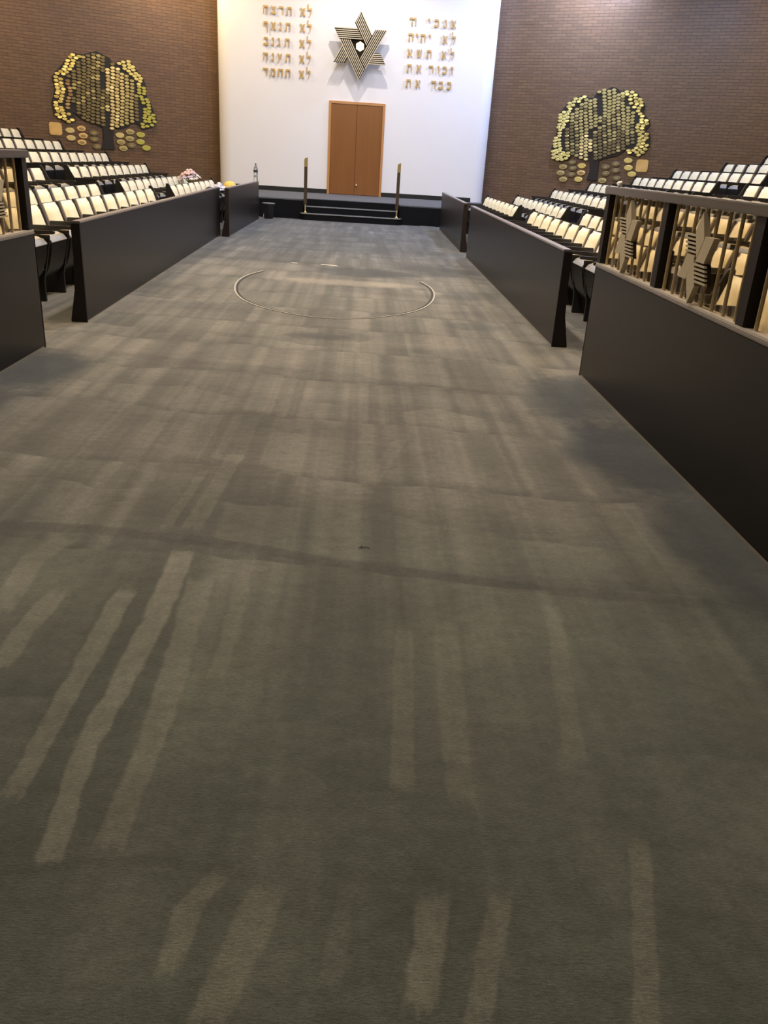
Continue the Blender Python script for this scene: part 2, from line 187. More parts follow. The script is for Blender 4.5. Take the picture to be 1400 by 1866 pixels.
M = dict(
    carpet=carpet_mat(), brick=brick_mat(),
    stage=simple('charcoal_stage_carpet', (.085, .086, .092), .95, noise=.35, scale=9, bump=.3),
    stage_side=simple('black_stage_facing', (.0035, .0035, .005), .8, noise=.3, spec=.15),
    nosing=simple('worn_step_nosing', (.20, .20, .20), .7, noise=.2),
    plaster=simple('warm_white_plaster', (.735, .70, .685), .75, noise=.02, scale=1.2),
    ceil=simple('off_white_ceiling', (.62, .60, .57), .9, noise=.03, scale=2),
    base=simple('black_baseboard', (.006, .007, .006), .45, noise=.2),
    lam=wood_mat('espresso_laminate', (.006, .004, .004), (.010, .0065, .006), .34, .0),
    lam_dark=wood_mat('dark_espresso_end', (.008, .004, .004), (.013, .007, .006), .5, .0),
    lam_sheen_top=wood_mat('top_edge_painted_sheen', (.15, .125, .12), (.22, .19, .18), .4, .2),  # ceiling reflection on the top edges, painted in as a paler tone
    rail=wood_mat('dark_brown_handrail', (.05, .036, .03), (.07, .052, .042), .28, .5),
    strip=simple('aluminium_strip', (.62, .56, .50), .35, .5, noise=.1),
    brass=simple('aged_brass_bar', (.52, .40, .22), .42, .6, noise=.25, scale=30),
    brass_hi=simple('polished_brass', (.85, .66, .30), .22, .9, noise=.1),
    bronze=simple('bronze_tube', (.085, .055, .035), .35, .5, noise=.2),
    vinyl=simple('cream_vinyl', (.76, .68, .49), .45, noise=.06, scale=8, bump=.12, coat=.1),
    cushion=simple('tan_vinyl_cushion', (.34, .28, .18), .5, noise=.08, scale=8),
    vinyl_edge=simple('grey_vinyl_edge', (.17, .165, .17), .4, noise=.05, scale=8),
    shell=simple('black_seat_shell', (.012, .010, .010), .38, noise=.2),
    shell_face=simple('brown_black_backrest', (.055, .043, .045), .5, noise=.15),
    steel=simple('small_steel_fitting', (.6, .6, .6), .3, .9),
    door=wood_mat('copper_brown_door', (.18, .066, .016), (.25, .098, .025), .26, .5, 1.2),
    frame=wood_mat('honey_oak_door_frame', (.40, .175, .05), (.50, .24, .08), .35, .3, 2),
    gap=simple('dark_door_gap', (.05, .02, .01), .8),
    slat=simple('champagne_metal_slat', (.50, .42, .29), .4, .35, noise=.1),
    slat_side=simple('dark_slat_side', (.022, .014, .009), .7, noise=.15, spec=.1),
    glass=simple('bronze_tinted_glass', (.74, .63, .45), .02, trans=1.),
    slat_back=simple('slat_backing_shadow_board', (.020, .014, .010), .8, spec=.1),
    lamp=simple('glowing_lamp_glass', (1, .93, .65), .4, emit=((1, .82, .36), 2.2)),
    letter=simple('gilded_letter', (.50, .33, .12), .38, .65, noise=.35, scale=12),
    tree_back=simple('blackened_bronze_backing', (.022, .016, .012), .5, .3, noise=.3),
    g0=simple('bright_gold_leaf', (.80, .62, .18), .32, .35, noise=.12, scale=6),  # leaf tones: varied patina, with uneven reflections painted into the colours
    g1=simple('warm_tan_gold_leaf', (.72, .56, .23), .34, .35, noise=.15, scale=6),
    g2=simple('dull_olive_bronze_leaf', (.20, .15, .06), .4, .4, noise=.3, scale=6),
    g3=simple('pewter_gold_leaf', (.48, .38, .14), .38, .4, noise=.2, scale=6),
    g4=simple('copper_bronze_leaf', (.33, .20, .07), .38, .4, noise=.3, scale=6),
    g5=simple('pale_green_gold_leaf', (.80, .66, .22), .34, .3, noise=.15, scale=6),
    g6=simple('yellow_green_gold_leaf', (.52, .47, .09), .34, .35, noise=.25, scale=6),
    g7=simple('orange_gold_plate', (.82, .52, .18), .34, .4, noise=.25, scale=5),
    gc=simple('darker_worn_centre', (.32, .24, .11), .45, .4, noise=.25, scale=9),
    bin=simple('black_plastic_bin', (.010, .010, .011), .4, noise=.1),
    bin_rim=simple('grey_bin_rim', (.16, .16, .17), .35, noise=.1),
    white=simple('white_plastic', (.75, .73, .70), .45, noise=.03),
    plastic=simple('clear_plastic', (.9, .93, .95), .08, trans=.9),
    label=simple('dark_bottle_label', (.03, .035, .035), .5, noise=.3),
    pinkp=simple('pale_pink_petal', (.80, .52, .46), .7, noise=.25, scale=25),
    creamp=simple('cream_petal', (.85, .74, .60), .7, noise=.15, scale=25),
    lilac=simple('lilac_petal', (.60, .48, .52), .7, noise=.2, scale=25),
    yellow=simple('yellow_felt', (.72, .50, .10), .7, noise=.12, scale=14),
    orange=simple('orange_webbing', (.72, .33, .08), .7, noise=.15),
    paper=simple('white_paper', (.78, .76, .74), .8, noise=.06),
    cloth=simple('dark_navy_cloth', (.03, .03, .05), .9, noise=.4),
    scarf=simple('pale_lilac_cloth', (.62, .56, .62), .9, noise=.2),
    seam=simple('pale_frayed_seam', (.27, .25, .22), .95, noise=.4, scale=18),
    seam_dk=simple('dark_seam_groove', (.022, .020, .018), .95, noise=.4, scale=18),
    lint=simple('pale_lint', (.55, .50, .45), .95),
)

# ------------------------------------------------------------------ mesh helpers
def box(bm, x0, x1, y0, y1, z0, z1, mat=None, bev=0.):
    vs = [bm.verts.new((x, y, z)) for x in (x0, x1) for y in (y0, y1) for z in (z0, z1)]
    if mat is not None:
        for v in vs: v.co = mat @ v.co
    fs = [bm.faces.new([vs[i] for i in q]) for q in ((0, 1, 3, 2), (4, 6, 7, 5), (0, 4, 5, 1), (2, 3, 7, 6), (0, 2, 6, 4), (1, 5, 7, 3))]
    if bev:
        es = list({e for f in fs for e in f.edges})
        bmesh.ops.bevel(bm, geom=es, offset=bev, segments=2, affect='EDGES')
    return bm

def cyl(bm, p, q, r, r2=None, n=14, cap=True):
    p, q = Vector(p), Vector(q); d = q-p; r2 = r if r2 is None else r2
    mt = Matrix.Translation((p+q)/2) @ d.to_track_quat('Z', 'Y').to_matrix().to_4x4()
    bmesh.ops.create_cone(bm, cap_ends=cap, segments=n, radius1=r, radius2=r2, depth=d.length, matrix=mt)
    return bm

def prism(bm, pts, axis, a, b):
    """polygon pts (u,v) extruded along axis from a to b; axis 'x': (u,v)=(y,z); 'y': (x,z); 'z': (x,y)"""
    def P(u, v, w):
        return {'x': (w, u, v), 'y': (u, w, v), 'z': (u, v, w)}[axis]
    A = [bm.verts.new(P(u, v, a)) for u, v in pts]; B = [bm.verts.new(P(u, v, b)) for u, v in pts]
    bm.faces.new(A); bm.faces.new(B[::-1])
    n = len(pts)
    for i in range(n): bm.faces.new((A[i], B[i], B[(i+1) % n], A[(i+1) % n]))
    return bm

def lathe(bm, prof, n=20, c=(0, 0)):
    rings = []
    for r, z in prof:
        rings.append([bm.verts.new((c[0]+r*math.cos(2*PI*i/n), c[1]+r*math.sin(2*PI*i/n), z)) for i in range(n)])
    for A, B in zip(rings, rings[1:]):
        for i in range(n): bm.faces.new((A[i], A[(i+1) % n], B[(i+1) % n], B[i]))
    bm.faces.new(rings[0][::-1]); bm.faces.new(rings[-1])
    return bm

def obj(name, bm, mat, parent=None, smooth=None):
    bmesh.ops.recalc_face_normals(bm, faces=bm.faces)
    me = bpy.data.meshes.new(name); bm.to_mesh(me); bm.free()
    mats = mat if isinstance(mat, (list, tuple)) else [mat]
    for k in mats: me.materials.append(M[k] if isinstance(k, str) else k)
    if smooth is not None:
        me.polygons.foreach_set('use_smooth', [True]*len(me.polygons))
        try: me.set_sharp_from_angle(angle=math.radians(smooth))
        except Exception: pass
    o = bpy.data.objects.new(name, me); COL.objects.link(o)
    if parent: o.parent = parent
    return o

def tag(o, label, cat, group=None):
    o['label'] = label; o['category'] = cat
    if group: o['group'] = group
    return o

def empty(name, loc, rz, label, cat, group=None):
    o = bpy.data.objects.new(name, None); COL.objects.link(o)
    o.empty_display_size = .1
    o.location = loc; o.rotation_euler = (0, 0, rz)
    return tag(o, label, cat, group)

def struct(o):
    o['kind'] = 'structure'; return o

def B(*a, **k): return box(bmesh.new(), *a, **k)

# ------------------------------------------------------------------ room shell
bm = bmesh.new()
bmesh.ops.create_grid(bm, x_segments=1, y_segments=1, size=1)
for v in bm.verts: v.co = Vector((AX+v.co.x*17, 13+v.co.y*19, 0))
struct(obj('floor', bm, 'carpet'))
H = 7.6
struct(obj('ceiling', B(AX-17, AX+17, -6, 32, H, H+.1), 'ceil'))
# white front wall, convex rounded corners
WY, XL, XR, RC = 28.0, -3.95, 4.47, .42
pts = []
for i in range(13):
    a = PI+PI/2*i/12; pts.append((XL+RC+RC*math.cos(a), WY+RC+RC*math.sin(a)))
for i in range(13):
    a = -PI/2+PI/2*i/12; pts.append((XR-RC+RC*math.cos(a), WY+RC+RC*math.sin(a)))
pts += [(XR, WY+1.6), (XL, WY+1.6)]
struct(obj('wall_front', prism(bmesh.new(), pts, 'z', 0, H), 'plaster', smooth=40))
TH = math.radians(30)
for side, nm in ((-1, 'left'), (1, 'right')):
    p0 = Vector((XL if side < 0 else XR, 28.9, 0))
    o = obj('wall_brick_'+nm, B(-.6 if side < 0 else -13.5, 13.5 if side < 0 else .6, 0, .3, 0, H), 'brick')
    # local +x runs along the wall, local -y faces the hall
    if side < 0: o.rotation_euler = (0, 0, TH+PI); o.data.transform(Matrix.Scale(-1, 4, (0, 1, 0))); o.data.flip_normals()
    else: o.rotation_euler = (0, 0, PI-TH+PI); o.data.transform(Matrix.Scale(-1, 4, (1, 0, 0))); o.data.flip_normals()
    o.location = p0; struct(o)
    u = Vector((side*math.cos(TH), -math.sin(TH), 0)); e = p0+u*13
    struct(obj('wall_'+nm, B(min(e.x, e.x+side*.3), max(e.x, e.x+side*.3), -6, e.y+.2, 0, H), 'brick'))
struct(obj('wall_back', B(AX-17, AX+17, -6.2, -6, 0, H), 'ceil'))
# baseboard of the white wall
for i, (a, b) in enumerate(((XL+RC, -.52), (1.17, XR-RC))):
    struct(obj('baseboard_'+('left', 'right')[i], B(a, b, WY-.025, WY, .5, .63, bev=.004), 'base'))

# stage with recessed steps
SY, SZ, R1 = 23.45, .5, .167
SX0, SX1 = -1.02, 1.67
bm = bmesh.new()
prism(bm, [(-8.6, SY+1.2), (-2.1, SY), (SX0+.05, SY), (SX0+.05, SY+.62), (SX1-.05, SY+.62), (SX1-.05, SY), (2.7, SY), (9.2, SY+1.2), (9.2, 26.0), (4.5, 28.6), (4.05, WY-.001), (-3.53, WY-.001), (-3.98, 28.6), (-8.6, 26.0)], 'z', 0, SZ-.03)
stage = tag(obj('stage_platform', bm, 'stage_side'), 'low black fronted platform in front of the white wall', 'platform')
bm = bmesh.new()
prism(bm, [(-8.58, SY+1.22), (-2.1, SY+.01), (SX0+.05, SY+.01), (SX0+.05, SY+.62), (SX1-.05, SY+.62), (SX1-.05, SY+.01), (2.7, SY+.01), (9.18, SY+1.22), (9.18, 26.0), (4.49, 28.6), (4.05, WY-.001), (-3.53, WY-.001), (-3.97, 28.6), (-8.58, 26.0)], 'z', SZ-.03, SZ)
obj('stage_carpet', bm, 'stage', stage)
steps = empty('stage_steps', ((SX0+SX1)/2, SY, 0), 0, 'black three riser steps up to the platform below the wooden door', 'steps')
w = (SX1-SX0)/2
def rounded(w, y0, y1, r):
    p = []
    for i in range(7): a = PI+PI/2*i/6; p.append((-w+r+r*math.cos(a), y0+r+r*math.sin(a)))
    for i in range(7): a = -PI/2+PI/2*i/6; p.append((w-r+r*math.cos(a), y0+r+r*math.sin(a)))
    return p+[(w, y1), (-w, y1)]
for k, (y0, y1, ww, r) in enumerate(((-.26, .02, w+.02, .2), (.02, .30, w-.08, .02))):
    y_end = .60
    st = obj('step', prism(bmesh.new(), rounded(ww, y0, y1 if k == 0 else y_end, r), 'z', 0, R1*(k+1)-.02), 'stage_side', steps)
    obj('tread', prism(bmesh.new(), rounded(ww, y0-.005, (y1 if k == 0 else y_end), r), 'z', R1*(k+1)-.02, R1*(k+1)), 'stage', st)
    obj('nosing', B(-ww+.06, ww-.06, y0-.012, y0+.03, R1*(k+1)-.016, R1*(k+1)+.004), 'nosing', st)
obj('landing_step', B(-w+.08, w-.08, .30, .62, R1*2, R1*3-.004), 'stage_side', steps)

# stair posts
for i, (x, sd) in enumerate(((-.90, 'left'), (1.545, 'right'))):
    t = empty('stair_post', (x, SY-.1, R1), 0, 'slim bronze post with brass tip standing on the step, %s of the wooden door' % sd, 'post', 'posts on the steps')
    bm = bmesh.new(); lathe(bm, [(.055, 0), (.055, .012), (.03, .03), (.018, .05)]); obj('base_flange', bm, 'brass_hi', t, 40)
    obj('lower_tube', cyl(bmesh.new(), (0, 0, .04), (0, 0, .24), .019), 'brass', t, 40)
    bm = B(-.042, .042, -.03, .03, .22, 1.14, bev=.008); obj('shaft', bm, 'bronze', t)
    bm = bmesh.new(); prism(bm, [(-.044, 1.14), (.044, 1.14), (.044, 1.37), (-.034, 1.34), (-.044, 1.30)], 'y', -.032, .032); obj('brass_tip', bm, 'brass_hi', t)

# double door
t = empty('double_door', (.325, WY, SZ), 0, 'copper brown wooden double door with honey frame in the white wall', 'door')
t['kind'] = 'thing'
obj('door_frame', prism(bmesh.new(), [(-.86, 0), (-.86, 2.66), (.86, 2.66), (.86, 0), (.79, 0), (.79, 2.59), (-.79, 2.59), (-.79, 0)], 'y', -.05, .02), 'frame', t)
obj('door_gap', B(-.79, .79, -.012, .0, 0, 2.59), 'gap', t)
for s in (-1, 1):
    a, b = (-.785, -.004) if s < 0 else (.004, .785)
    lf = obj('door_leaf', B(a, b, -.035, -.012, .01, 2.585, bev=.004), 'door', t)
    if s > 0:
        bm = bmesh.new(); bmesh.ops.create_uvsphere(bm, u_segments=14, v_segments=10, radius=.032, matrix=Matrix.Translation((.06, -.075, .30)))
        cyl(bm, (.06, -.035, .30), (.06, -.06, .30), .014); obj('door_knob', bm, 'brass_hi', lf, 40)

# ------------------------------------------------------------------ star emblems
def clip(poly, n, d):
    """keep the part of polygon with p.n <= d"""
    out = []
    for i in range(len(poly)):
        a, b = poly[i], poly[(i+1) % len(poly)]
        fa, fb = a[0]*n[0]+a[1]*n[1]-d, b[0]*n[0]+b[1]*n[1]-d
        if fa <= 0: out.append(a)
        if (fa < 0 < fb) or (fb < 0 < fa):
            q = fa/(fa-fb); out.append((a[0]+(b[0]-a[0])*q, a[1]+(b[1]-a[1])*q))
    return out
def star_bands(R, hole, nsl, duty, pinwheel=False):
    """six bands of parallel slats woven into a hexagram. tips at 90+60k deg; returns list of lists of polygons"""
    # outward unit normal of the triangle edge that bounds band k on its clockwise side
    def edge(k): a = math.radians(90-60+30-60*k+0); return a
    bands = []
    h = R/2; ap = hole*h
    for k in range(6):
        ta = math.radians(90-60*k)                     # tip angle
        na = ta-math.radians(60)                       # normal of the edge running clockwise from the tip
        n = (math.cos(na), math.sin(na)); dirv = (math.sin(na), -math.cos(na))   # from the tip clockwise inward
        nb = ta+math.radians(60); n2 = (math.cos(nb), math.sin(nb))             # the tip's other side
        nn = ta-math.radians(120); n3 = (math.cos(nn), math.sin(nn))            # normal of next band's outer edge (tip k+1)
        jn = math.radians(90-60*(k+1)-60); n3p = (math.cos(jn), math.sin(jn))
        polys = []
        pitch = (h-ap)/nsl
        for i in range(nsl):
            d1 = h-i*pitch; d0 = d1-pitch*duty
            L = 3*R
            big = [(n[0]*d0-dirv[0]*L, n[1]*d0-dirv[1]*L), (n[0]*d1-dirv[0]*L, n[1]*d1-dirv[1]*L), (n[0]*d1+dirv[0]*L, n[1]*d1+dirv[1]*L), (n[0]*d0+dirv[0]*L, n[1]*d0+dirv[1]*L)]
            q = clip(big, n2, h)
            # end at the next band: its inner line for woven bands, its outer line for the two short bands
            kk = k
            nxt = {0: ('in', -60), 1: ('in2', 0), 2: ('out', 0), 3: ('in', -60), 4: ('out2', 0), 5: ('in', -60)}[k]
            q = clip(q, *LIMIT(k, h, ap)) if not pinwheel else clip(q, n3p, ap)
            if len(q) >= 3: polys.append(q)
        bands.append(polys)
    return bands
def LIMIT(k, h, ap):
    """half plane that ends band k (0=top tip, clockwise)"""
    def n_of(j):                                       # outer edge normal of band j
        a = math.radians(90-60*j-60); return (math.cos(a), math.sin(a))
    if k == 0: m, d = n_of(1), ap                      # top band ends at inner line of band 1
    elif k == 1: m, d = n_of(3), None
    elif k == 2: m, d = n_of(1), None
    elif k == 3: m, d = n_of(5), None
    elif k == 4: m, d = n_of(3), None
    else: m, d = n_of(0), None
    # band k lies, past its tip, on the side away from / towards the limiting band
    tip = (2*h*math.cos(math.radians(90-60*k)), 2*h*math.sin(math.radians(90-60*k)))
    tv = tip[0]*m[0]+tip[1]*m[1]
    inner, outer = ap, h
    if k in (0, 1, 3, 5):
        lim = inner if tv < inner else inner
        if tv <= inner+1e-6: return m, inner
        return (-m[0], -m[1]), -inner
    lim = outer
    if tv >= outer-1e-6: return (-m[0], -m[1]), -outer
    return m, inner

def star_parts(parent, R, hole, nsl, duty, depth, slat_depth, mats, plates=()):
    """built in local x,z plane facing -y"""
    h = R/2
    for k, polys in enumerate(star_bands(R, hole, nsl, duty)):
        bm = bmesh.new()
        for q in polys:
            nf = len(bm.faces)
            prism(bm, q, 'y', -depth, -depth+.012); bm.faces.ensure_lookup_table(); n1 = len(bm.faces)
            prism(bm, q, 'y', -depth+.012, -depth+slat_depth); bm.faces.ensure_lookup_table()
            for f in bm.faces[n1:]: f.material_index = 1
        o = obj('slat_band', bm, [mats[0], 'slat_side'], parent)
        bm = bmesh.new()
        qs = star_bands(R*1.0, hole, 1, 1.)[k]
        for q in qs: prism(bm, q, 'y', -depth+slat_depth*.75, -depth+slat_depth+.003)
        obj('band_backing', bm, mats[0] if k in plates else mats[1], o)

star = empty('star_of_david', (.34, WY, 4.62), 0, 'large woven slat Star of David with a glowing centre, above the door', 'emblem')
star_parts(star, .90, .33, 6, .45, .40, .09, ('slat', 'slat_back'))
obj('mounting_box', prism(bmesh.new(), [(.30*math.cos(PI/3*i+PI/6), .30*math.sin(PI/3*i+PI/6)) for i in range(6)], 'y', -.30, 0), 'slat_back', star)
obj('centre_lamp', prism(bmesh.new(), [(.13*math.cos(PI/3*i+PI/6), .13*math.sin(PI/3*i+PI/6)) for i in range(6)], 'y', -.33, -.301), 'lamp', star)

# ------------------------------------------------------------------ Hebrew letters
# each glyph: thick and thin strokes as polygons in a box 1 wide x 1 high
def bar(x0, x1, y0, y1): return [(x0, y0), (x1, y0), (x1, y1), (x0, y1)]
def sl(xa, ya, xb, yb, wa, wb):
    return [(xa-wa/2, ya), (xa+wa/2, ya), (xb+wb/2, yb), (xb-wb/2, yb)]
TK, TN = .26, .13
GL = {
 'alef': [sl(.12, 1., .86, 0., .28, .28), sl(.80, .98, .72, .52, .26, .10), sl(.18, .0, .30, .56, .30, .10)],
 'bet': [bar(.08, .84, .76, 1.), sl(.78, .86, .76, .12, .2, .18), bar(.02, 1., 0., .24)],
 'gimel': [bar(.28, .66, .76, 1.), sl(.60, .85, .66, .25, .22, .13), sl(.70, .4, .74, 0., .12, .22), sl(.62, .30, .26, 0., .10, .30)],
 'dalet': [bar(.0, 1., .76, 1.), sl(.78, .85, .74, 0., .2, .13)],
 'he': [bar(.02, .96, .76, 1.), sl(.84, .85, .84, 0., .18, .13), sl(.20, .60, .16, 0., .11, .18)],
 'vav': [bar(.32, .66, .76, 1.), sl(.58, .85, .56, 0., .18, .12)],
 'zayin': [bar(.22, .76, .74, 1.), sl(.50, .80, .56, 0., .14, .20)],
 'chet': [bar(.02, .98, .76, 1.), sl(.84, .85, .84, 0., .2, .15), sl(.16, .85, .14, 0., .15, .18)],
 'yod': [bar(.30, .68, .74, 1.), sl(.60, .82, .54, .48, .18, .10)],
 'kaf': [bar(.10, .80, .76, 1.), sl(.80, .90, .80, .10, .22, .22), bar(.10, .82, 0., .24)],
 'lamed': [sl(.20, .95, .22, 1.5, .12, .20), bar(.14, .88, .74, .98), sl(.80, .80, .68, .32, .22, .14), sl(.68, .34, .44, -.06, .14, .12)],
 'mem': [sl(.14, 1., .26, .70, .2, .12), bar(.30, .86, .76, 1.), sl(.82, .86, .86, .1, .22, .22), bar(.42, .94, 0., .22), sl(.28, .80, .12, .0, .10, .18)],
 'nun': [bar(.34, .70, .76, 1.), sl(.64, .85, .68, .15, .20, .16), bar(.24, .76, 0., .22)],
 'ayin': [sl(.18, 1., .50, .26, .24, .12), sl(.82, 1., .66, .30, .24, .14), sl(.66, .42, .22, -.14, .16, .26)],
 'pe_final': [bar(.10, .86, .76, 1.), sl(.82, .90, .82, -.36, .22, .14), sl(.18, .86, .18, .48, .14, .20), bar(.18, .46, .44, .60)],
 'tsadi': [sl(.14, 1., .72, .24, .24, .24), sl(.84, 1., .58, .52, .24, .10), bar(.08, .92, 0., .24)],
 'resh': [bar(.04, .84, .76, 1.), sl(.82, .92, .80, 0., .2, .13)],
 'shin': [sl(.12, 1., .24, .10, .20, .14), sl(.50, 1., .34, .28, .20, .10), sl(.88, 1., .72, .10, .22, .16), bar(.18, .80, 0., .22)],
 'tav': [bar(.10, .92, .76, 1.), sl(.86, .88, .88, 0., .2, .14), sl(.24, .85, .22, .12, .12, .14), bar(.0, .30, 0., .20)],
 'geresh': [sl(.50, .70, .66, 1.05, .10, .22)],
}
WORDS = ['first', 'second', 'third', 'fourth', 'fifth', 'sixth', 'seventh', 'eighth', 'ninth', 'tenth', 'eleventh', 'twelfth', 'thirteenth']
LINES = [
 ('left', [[(-2.47, 'chet'), (-2.24, 'tsadi'), (-2.01, 'resh'), (-1.78, 'tav'), (-1.38, 'alef'), (-1.18, 'lamed')],
           [(-2.47, 'pe_final'), (-2.24, 'alef'), (-2.04, 'nun'), (-1.81, 'tav'), (-1.38, 'alef'), (-1.18, 'lamed')],
           [(-2.46, 'bet'), (-2.26, 'nun'), (-2.08, 'gimel'), (-1.83, 'tav'), (-1.385, 'alef'), (-1.185, 'lamed')],
           [(-2.47, 'he'), (-2.26, 'nun'), (-2.05, 'ayin'), (-1.80, 'tav'), (-1.385, 'alef'), (-1.185, 'lamed')],
           [(-2.47, 'dalet'), (-2.25, 'mem'), (-2.02, 'chet'), (-1.80, 'tav'), (-1.385, 'alef'), (-1.185, 'lamed')]]),
 ('right', [[(1.77, 'geresh'), (1.89, 'he'), (2.34, 'yod'), (2.57, 'kaf'), (2.83, 'nun'), (3.08, 'alef')],
            [(1.83, 'he'), (2.01, 'yod'), (2.19, 'he'), (2.39, 'yod'), (2.86, 'alef'), (3.11, 'lamed')],
            [(1.83, 'alef'), (2.11, 'shin'), (2.40, 'tav'), (2.86, 'alef'), (3.10, 'lamed')],
            [(1.84, 'tav'), (2.13, 'alef'), (2.50, 'resh'), (2.72, 'vav'), (2.91, 'kaf'), (3.13, 'zayin')],
            [(1.84, 'tav'), (2.13, 'alef'), (2.61, 'dalet'), (2.83, 'bet'), (3.08, 'kaf')]])]
LH, LW = .205, .155
for side, rows in LINES:
    for r, row in enumerate(rows):
        zt = (5.54 if side == 'left' else 5.49)-.405*r
        for q, (x, g) in enumerate(sorted(row, reverse=True)):
            bm = bmesh.new()
            for k, p in enumerate(GL[g]):
                prism(bm, [((u-.5)*LW, v*LH) for u, v in p], 'y', -.045-.0004*k, -.02)
            cyl(bm, (0, -.021, LH*.88), (0, .0, LH*.88), .008, n=8)
            o = obj('hebrew_letter', bm, 'letter'); o.location = (x, WY, zt-LH)
            tag(o, 'gilded Hebrew %s, %s from right in the %s line %s of the star' % (g.replace('_', ' '), WORDS[q], WORDS[r], side), 'letter', 'gilded letters on the white wall, %s of the star' % side)

# ------------------------------------------------------------------ trees of gold leaves on the brick walls
def wall_frame(side):
    p0 = Vector((XL if side < 0 else XR, 28.9, 0)); u = Vector((side*math.cos(TH), -math.sin(TH), 0))
    n = Vector((-side*math.sin(TH), -math.cos(TH), 0))
    return p0, u, n
def wall_matrix(side, uu, zz):
    p0, u, n = wall_frame(side)
    p = p0+u*uu+Vector((0, 0, zz)); X = u if side > 0 else -u
    m = Matrix(((X.x, -n.x, 0, p.x), (X.y, -n.y, 0, p.y), (0, 0, 1, p.z), (0, 0, 0, 1)))
    return m                                             # local x right along wall, -y out of the wall
def oval(bm, a, b, y0, y1, n=16, dome=.3, off=(0, 0)):
    prof = [(1., y0), (1., y1+.004*0), (.86, y1-.006), (.0, y1-.006-dome*.01)]
    rings = []
    for s, y in prof[:-1]:
        rings.append([bm.verts.new((off[0]+a*s*math.cos(2*PI*i/n), y, off[1]+b*s*math.sin(2*PI*i/n))) for i in range(n)])
    for A, C in zip(rings, rings[1:]):
        for i in range(n): bm.faces.new((A[i], A[(i+1) % n], C[(i+1) % n], C[i]))
    bm.faces.new(rings[0][::-1]); bm.faces.new(rings[-1])
    return bm
def parse(s): return [tuple(float(v) for v in p.split(',')) for p in s.split()]
LEAFW, LEAFH = .068, .038
lm = {}
for c in range(8):
    bm = oval(bmesh.new(), LEAFW, LEAFH, 0, -.03)
    bmesh.ops.recalc_face_normals(bm, faces=bm.faces)
    me = bpy.data.meshes.new('leaf_plate'); bm.to_mesh(me); bm.free(); me.materials.append(M['g%d' % c]); lm[c] = me
